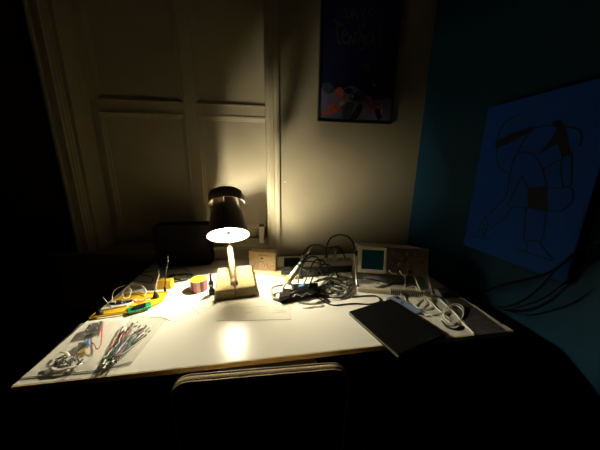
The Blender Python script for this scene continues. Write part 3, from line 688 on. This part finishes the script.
# handle: two arms from the side pivots down to the ribbed bar on the desk
def SL(x, y, z): return org + Rz @ Vector((x, y, z))
for s in (-1, 1):
    xa_ = s * (SW / 2); pv = SC(s * (fw/2 + .004), .10, fh * .62)
    topv = Rz.inverted() @ (pv - org)
    obj('handle_arm', MB().tube([SL(xa_, .0, .010), SL(xa_, .006, .03), SL(s * (fw/2 + .012), topv.y, topv.z)], .0075, 10, 0, flat=.6), 'steel' if s < 0 else 'casegrey', t, shade=True)
    obj('pivot', MB().lathe([(0, 0), (.018, 0), (.018, s*.012), (.010, s*.018), (0, s*.018)], SC(s * (fw/2 - .003), .10, fh * .62), RM @ Vector((1, 0, 0)), 20), 'black', t)
obj('handle_bar', MB().box(SL(0, 0, .012), (SW, .022, .022), Rz), 'beige', t, bevel=.005)
mb = MB()
for k in range(16): mb.box(SL(-.01 + k * .0095, -.001, .0125), (.0042, .024, .023), Rz)
obj('grip_rib', mb, 'black', t, bevel=.001)

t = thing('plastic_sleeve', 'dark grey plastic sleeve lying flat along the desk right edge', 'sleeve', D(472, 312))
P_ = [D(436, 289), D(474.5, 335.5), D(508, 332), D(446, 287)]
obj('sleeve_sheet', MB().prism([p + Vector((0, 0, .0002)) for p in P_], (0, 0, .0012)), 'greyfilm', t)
o = obj('sleeve_border', MB().tube([P_[0] + Vector((.004, 0, .0022)), P_[1] + Vector((.004, .004, .0022))], .0012, 6, 0), 'adapter', t); o['label'] = 'paler front border'
obj('fold_line', MB().tube([D(452, 294, .002), D(476, 306, .002), D(501, 324, .002)], .0012, 6, 0), 'adapter', t)
# probe leads, pale cables
def mix(*L): return [p if isinstance(p, Vector) else D(*p) for p in L]
w1 = mix(SC(jx[0], -.006, .022), SC(jx[0] + .008, -.03, .012), (404, 275, .06), (405, 287, .02), (404, 296, .004), (411, 306, .004), (423, 313, .004), (438, 318, .003), (452, 323, .003), (462, 318, .003), (463, 311, .006), (455, 305, .010), (446, 309, .008), (444, 317, .004), (450, 322, .004))
cable(w1, .0024, 'whitewire', 'pale probe lead from the left jack ending in a ring at the right', 'probe_lead')
w2 = mix(SC(jx[1], -.006, .022), SC(jx[1] + .012, -.03, .006), (413, 272, .075), (420, 268, .09), (424, 278, .06), (430, 288, .025), (437, 296, .008), (444, 303, .004), (455, 313, .004), (462, 322, .003), (474, 333.5, .003))
cable(w2, .0024, 'whitewire', 'pale probe lead from the middle jack crossing to the desk right edge', 'probe_lead')
w3 = mix((411, 309, .003), (401, 301, .005), (403, 291, .012), (413, 286, .02), (419, 291, .015), (428, 299, .006), (431, 307, .004), (421, 309, .004), (414, 304, .006), (419, 297, .01), (430, 298, .008), (432, 303, .004), (440, 311, .003), (450, 319, .003))
cable(w3, .0022, 'whitewire', 'pale lead tangled just behind the phone', 'probe_lead')
w4 = mix((406, 303, .003), (400, 297, .008), (409, 289, .018), (420, 292, .012), (425, 303, .005), (416, 312, .003), (424, 316, .003), (440, 313, .003), (448, 306, .01), (458, 304, .012), (464, 310, .006), (460, 320, .003), (449, 325, .003), (442, 318, .003), (444, 312, .006))
cable(w4, .0020, 'whitewire', 'thinner pale lead looped over both probe leads', 'probe_lead')
t_ = mix((442, 321, .003), (447, 327, .003), (455, 329, .003), (460, 326, .003), (456, 323, .003))
cable(t_, .0030, 'rubber', 'short black lead curled on the desk near its right edge', 'probe_lead')
for (pa_, pb3, lab) in (((413, 273, .075), (421, 292, .03), 'pale probe body leaning down in front of the oscilloscope'), ((426, 276, .055), (435, 296, .01), 'pale probe body at the right corner of the oscilloscope')):
    a, b = D(*pa_), D(*pb3); d_ = b - a
    t = thing('scope_probe', lab, 'probe', a)
    obj('probe_body', MB().lathe([(0, 0), (.003, 0), (.004, d_.length*.3), (.0055, d_.length*.5), (.0055, d_.length*.9), (.003, d_.length), (0, d_.length)], a, d_, 12), 'beige', t, shade=True)
    obj('probe_tip', MB().lathe([(0, d_.length), (.0016, d_.length), (.0006, d_.length + .018), (0, d_.length + .018)], a, d_, 8), 'chrome', t)

# ------------------------------------------------------------ phone and laptop
lz = .018
A = Vector((.60*H, 1.42*H, DZ)); U_ = Vector((.37, .11, 0)).normalized(); V_ = Vector((U_.y, -U_.x, 0))
A = D(349, 311, lz); A.z = DZ + .0005
B = D(391, 298.5, lz); B.z = A.z; U_ = (B - A).normalized(); V_ = Vector((U_.y, -U_.x, 0)); lw = (B - A).length
E_ = D(398, 355, lz); lh = (E_ - A).dot(V_)
t = thing('laptop', 'closed black laptop lying askew over the desk front edge', 'laptop', A + U_*lw/2 + V_*lh/2)
pts = lambda ins, z: [A + U_*ins + V_*ins + Vector((0,0,z)), A + U_*(lw-ins) + V_*ins + Vector((0,0,z)), A + U_*(lw-ins) + V_*(lh-ins) + Vector((0,0,z)), A + U_*ins + V_*(lh-ins) + Vector((0,0,z))]
obj('bottom_case', MB().prism(pts(0, 0), (0, 0, .0085)), 'black', t, bevel=.002)
obj('lid', MB().prism(pts(.0005, .0100), (0, 0, .007)), 'laptop', t, bevel=.002)
o = obj('seam_strip', MB().prism(pts(-.0006, .0085), (0, 0, .0016)), 'adapter', t); o['label'] = 'grey seam between lid and case'
phA, phB, phC = D(386.5, 301, .008), D(399.5, 296.8, .008), D(423, 311.5, .008)
Up = (phB - phA).normalized()
C1 = D(413.5, 318, .008); Vp = (C1 - phA); Vp = (phC - phB).normalized(); Up = Vector((Vp.y, -Vp.x, 0)); Up = -Up if Up.x < 0 else Up
pwid = .071; plen = .147
org_p = phB - Up * pwid * 1.0; org_p.z = DZ + .0004
org_p = phC - Vp * plen - Up * pwid; org_p.z = DZ + .0004
t = thing('phone', 'blue-grey phone lying face down beside the black laptop', 'phone', org_p + Up*pwid/2 + Vp*plen/2)
pp = []
for (cx0, cy0, a0) in ((pwid-.010, plen-.010, 0), (.010, plen-.010, 90), (.010, .010, 180), (pwid-.010, .010, 270)):
    for k in range(6):
        a = math.radians(a0 + 18*k); pp.append(org_p + Up*(cx0+.010*math.cos(a)) + Vp*(cy0+.010*math.sin(a)))
obj('phone_body', MB().prism(pp, (0, 0, .0075)), 'phone', t, bevel=.0012)
def php(a, b): return org_p + Up*a + Vp*b + Vector((0, 0, .0076))
o = obj('camera_bump', MB().prism([php(.045, .012), php(.066, .012), php(.066, .032), php(.045, .032)], (0, 0, .0015)), 'black', t, bevel=.0008)
mb = MB().lathe([(0, 0), (.0065, 0), (.0065, .0004), (0, .0004)], php(.042, .062), seg=20)
mb.lathe([(0, 0), (.0018, 0), (.0018, .0004), (0, .0004)], php(.047, .054), seg=10)
obj('emblem', mb, 'black', t)

# ------------------------------------------------------------ poster
px0, px1 = W(317.5, 110, WY).x, W(391.5, 110, WY).x; pz0 = W(317, 121.5, WY).z; pz1 = pz0 + .78
t = thing('framed_poster', 'dark blue comic poster in thin black frame on the cream wall', 'poster', ((px0+px1)/2, WY, pz0))
fr = MB(); y0, y1 = WY - .018, WY - .0005; w_ = .009
for a in ((px0, px0+w_, pz0, pz1), (px1-w_, px1, pz0, pz1), (px0+w_, px1-w_, pz0, pz0+w_), (px0+w_, px1-w_, pz1-w_, pz1)): fr.bb(a[0], a[1], y0, y1, a[2], a[3])
obj('frame', fr, 'black', t)
yp = WY - .010
zg = W(350, 92, WY).z
prt = obj('print', MB().bb(px0+w_, px1-w_, yp, WY-.001, pz0+w_, pz1-w_), 'posterblue', t)
def PP(u, v): q_ = W(u, v, yp); q_.y = yp; return q_
def shape(pxs, m, name, lay=1):
    pts_ = smooth([PP(u, v) for u, v in pxs] + [PP(*pxs[0])], 3)[:-1]
    pts_ = [p - Vector((0, .0004 * lay, 0)) for p in pts_]
    pts_ = [Vector((min(max(p.x, px0+w_+.001), px1-w_-.001), p.y, max(p.z, pz0+w_+.001))) for p in pts_]
    return MB().prism(pts_, (0, .0004, 0))
obj('print_ground', shape([(319, 89), (324, 87), (338, 90), (352, 86), (362, 92), (372, 100), (390, 99), (391, 112), (390, 122), (355, 121), (319, 120)], 0, 0), 'postermauve', prt)
for m_, lst in {
    'pgrey': [[(342, 108), (348, 102), (354, 104), (352, 112), (350, 120), (343, 119)], [(322, 84), (328, 82), (333, 86), (334, 92), (328, 94), (323, 90)], [(350, 95), (358, 91), (364, 95), (366, 100), (356, 102), (349, 99)]],
    'pred': [[(326, 110), (332, 104), (336, 103), (340, 107), (338, 111), (330, 114), (323, 115), (321, 113)], [(336, 89), (340, 87), (343, 91), (342, 97), (337, 97), (335, 93)], [(367, 96), (370, 95), (372, 100), (372, 104), (369, 103)], [(366, 104), (372, 108), (377, 106), (383, 104), (378, 109), (372, 111), (366, 108)], [(341, 98), (345, 97), (345, 102), (341, 102)]],
    'pdark': [[(356, 108), (361, 103), (362, 110), (357, 118), (350, 120), (352, 115)], [(352, 96), (358, 94), (360, 99), (354, 100)], [(374, 108), (380, 110), (382, 117), (378, 120), (375, 113)], [(360, 88), (368, 84), (376, 88), (380, 96), (374, 99), (366, 94)], [(343, 90), (350, 88), (353, 92), (347, 94)]],
    'pwhite': [[(339, 104), (343, 100), (345, 102), (341, 106)], [(354, 114), (357, 111), (358, 114), (355, 117)], [(372, 83), (374, 82), (376, 86), (373, 87)], [(351, 96), (353, 95), (353, 98)], [(380, 112), (382, 108), (382, 116)]],
    'pgreen': [[(362, 66), (366, 64), (370, 67), (371, 72), (366, 71)], [(371, 76), (375, 80), (374, 86), (371, 82)]]}.items():
    for k, s_ in enumerate(lst): obj('cartoon_shape', shape(s_, 0, 0, 2 if m_ in ('pgrey',) else 3), m_, prt)
# hand-lettered title
def strokes(lst, w): 
    mb = MB()
    for s_ in lst: mb.ribbon([PP(u, v) for u, v in s_], w, (0, -1, 0), .0015, 5)
    return mb
title = [[(333, 19), (338, 23), (344, 26)], [(338, 24), (337, 33), (339, 43), (342, 43)],                                   # T
         [(343, 36), (347, 34), (346, 30), (343, 32), (342, 38), (345, 43), (348, 42)],                                      # e
         [(349, 46), (350, 35), (354, 44), (355, 33)],                                                                     # N
         [(355, 33), (361, 33), (357, 45)],                                                                                # Z
         [(361, 37), (365, 36), (363, 41), (366, 44), (362, 49), (358, 48)],                                                 # 3
         [(369, 33), (366, 40), (368, 45), (372, 42), (372, 35), (369, 33)],                                                 # o
         [(375, 29), (374, 38), (375, 46)], [(380, 27), (381, 36), (379, 47)]]                                               # ll
obj('title_lettering', strokes(title, .008), 'pgreen', prt)
small = [[(345, 9), (347, 18)], [(344, 9), (350, 10), (351, 16), (347, 18)], [(352, 20), (354, 9), (358, 19)], [(353, 15), (357, 15)], [(360, 9), (363, 14), (366, 8)], [(363, 14), (363, 20)], [(373, 9), (369, 10), (370, 14), (373, 17), (369, 20)], [(359, 23), (359, 28)], [(362, 28), (362, 24), (365, 28), (365, 23)]]
obj('title_lettering', strokes(small, .0055), 'pgreen', prt)

# ------------------------------------------------------------ blue canvas on the right wall
CX = WX - .032
ya, yb = 1.735 * H, 1.005 * H; za, zb_ = CZ - .640 * H, CZ + .475 * H
t = thing('wall_canvas', 'blue canvas painted with a black outline figure on the teal wall', 'painting', (CX + .015, (ya+yb)/2, za))
obj('canvas', MB().bb(CX, WX - .0005, yb, ya, za, zb_), 'canvas', t, bevel=.0015)
def CP(u, v): return Sd(u, v, CX - .0002)
def mr(lst, w): 
    mb = MB()
    for s_ in lst: mb.ribbon([CP(u, v) for u, v in s_], w, (-1, 0, 0), .0008, 6)
    return mb
ln = [[(497, 147), (497, 160), (500, 168), (509, 174)],                                      # jaw
      [(497, 143), (500, 130), (508, 120), (520, 115)],                                      # head arc
      [(513, 162), (517, 154), (525, 152), (534, 155), (541, 165), (545, 178), (547, 190)],  # arm fold
      [(515, 158), (511, 170), (509, 182), (506, 196), (498, 205), (484, 219)],              # front of leg
      [(523, 175), (516, 188), (509, 203), (508, 206)], [(522, 176), (527, 186), (528, 190)],
      [(508, 206), (528, 208)], [(512, 207), (505, 217), (490, 229)],                        # trouser hem
      [(484, 217), (483, 222), (479, 226), (478, 234)], [(483, 223), (486, 230), (484, 238)], [(478, 233), (482, 228), (484, 237)], [(487, 219), (488, 226), (485, 234)],
      [(472, 235), (481, 238), (491, 240)],                                                  # ground under front foot
      [(526, 208), (525, 224), (524, 241), (528, 243)], [(546, 210), (545, 226), (541, 241), (533, 240), (526, 243)],
      [(528, 243), (526, 251)], [(540, 242), (545, 250), (554, 260)], [(515, 248), (532, 254), (553, 261)],
      [(528, 207), (545, 210), (560, 211), (571, 203), (573, 192), (568, 186)], [(548, 187), (560, 188), (570, 186)],
      [(534, 128), (545, 126), (557, 125)], [(534, 128), (524, 140), (519, 151)],
      [(562, 158), (561, 172), (563, 185), (567, 188)], [(572, 152), (572, 168), (571, 185)], [(543, 170), (552, 164), (560, 160)], [(559, 126), (575, 128), (582, 134), (580, 146)]]
obj('outline_drawing', mr(ln, .0048), 'mline', t)
def cpoly(pxs): return MB().prism([CP(u, v) for u, v in pxs], (-.0010, 0, 0))
obj('black_patch', cpoly([(528, 188), (547, 186), (548, 210), (528, 207)]), 'mline', t)
obj('black_patch', cpoly([(495, 142), (512, 133), (533, 126), (532, 131), (514, 141), (496, 149)]), 'mline', t)
obj('black_patch', cpoly([(552, 122), (560, 119), (565, 128), (571, 155), (562, 158), (558, 143), (538, 155), (552, 138), (557, 130)]), 'mline', t)

# cables hanging along the right wall
XW = WX - .012
def SP(u, v, x=XW): return Sd(u, v, x)
xc_ = CX - .02
for pts_, r, lab in (
    ([SP(640, 225, xc_), SP(612, 232, xc_), SP(596, 238, xc_), SP(576, 252, xc_), SP(562, 264, xc_), SP(548, 273, xc_), SP(528, 279, xc_), SP(500, 285, xc_), SP(478, 293, xc_), D(455, 292, .02)], .0052, 'upper black cable sagging along the teal wall to the desk'),
    ([SP(630, 238, xc_ - .012), SP(600, 246, xc_ - .012), SP(585, 247, xc_ - .012), SP(570, 258, xc_ - .012), SP(555, 270, xc_ - .012), SP(543, 284, xc_ - .012), SP(528, 297, xc_ - .012), SP(512, 305, xc_ - .012), SP(495, 306, xc_ - .012), D(468, 299, .012)], .0050, 'middle black cable crossing the bottom corner of the blue canvas'),
    ([SP(625, 250, xc_ - .024), SP(600, 258, xc_ - .024), SP(578, 272, xc_ - .024), SP(562, 284, xc_ - .024), SP(545, 297, xc_ - .024), SP(525, 305, xc_ - .024), SP(505, 309, xc_ - .024), SP(485, 303, xc_ - .024), D(464, 297, .006)], .0036, 'lowest thin black cable drooping below the blue canvas')):
    cable(pts_, r * .8, 'blackmatte', lab, 'wall_cable')

# ------------------------------------------------------------ camera, world, view
cam = bpy.data.cameras.new('camera'); co = bpy.data.objects.new('camera', cam); C.objects.link(co)
cam.sensor_width = 36; cam.lens = F * 36 / 600; cam.clip_start = .02
# camera axes in the world: right, up, back
rgt = Vector((cx.x, cy.x, -cd.x)); upv = -Vector((cx.y, cy.y, -cd.y)); bck = -Vector((cx.z, cy.z, -cd.z))
co.matrix_world = Matrix(((rgt.x, upv.x, bck.x, CAM.x), (rgt.y, upv.y, bck.y, CAM.y), (rgt.z, upv.z, bck.z, CAM.z), (0, 0, 0, 1)))
sc = bpy.context.scene; sc.camera = co
w = bpy.data.worlds.new('night'); sc.world = w; w.use_nodes = True
w.node_tree.nodes['Background'].inputs[0].default_value = (.0, .0, .0, 1); w.node_tree.nodes['Background'].inputs[1].default_value = 0
sc.view_settings.view_transform = 'Standard'; sc.view_settings.look = 'None'; sc.view_settings.exposure = 0; sc.view_settings.gamma = 1; sc.view_settings.use_curve_mapping = False
sc.cycles.max_bounces = 10; sc.cycles.diffuse_bounces = 6; sc.cycles.transparent_max_bounces = 16
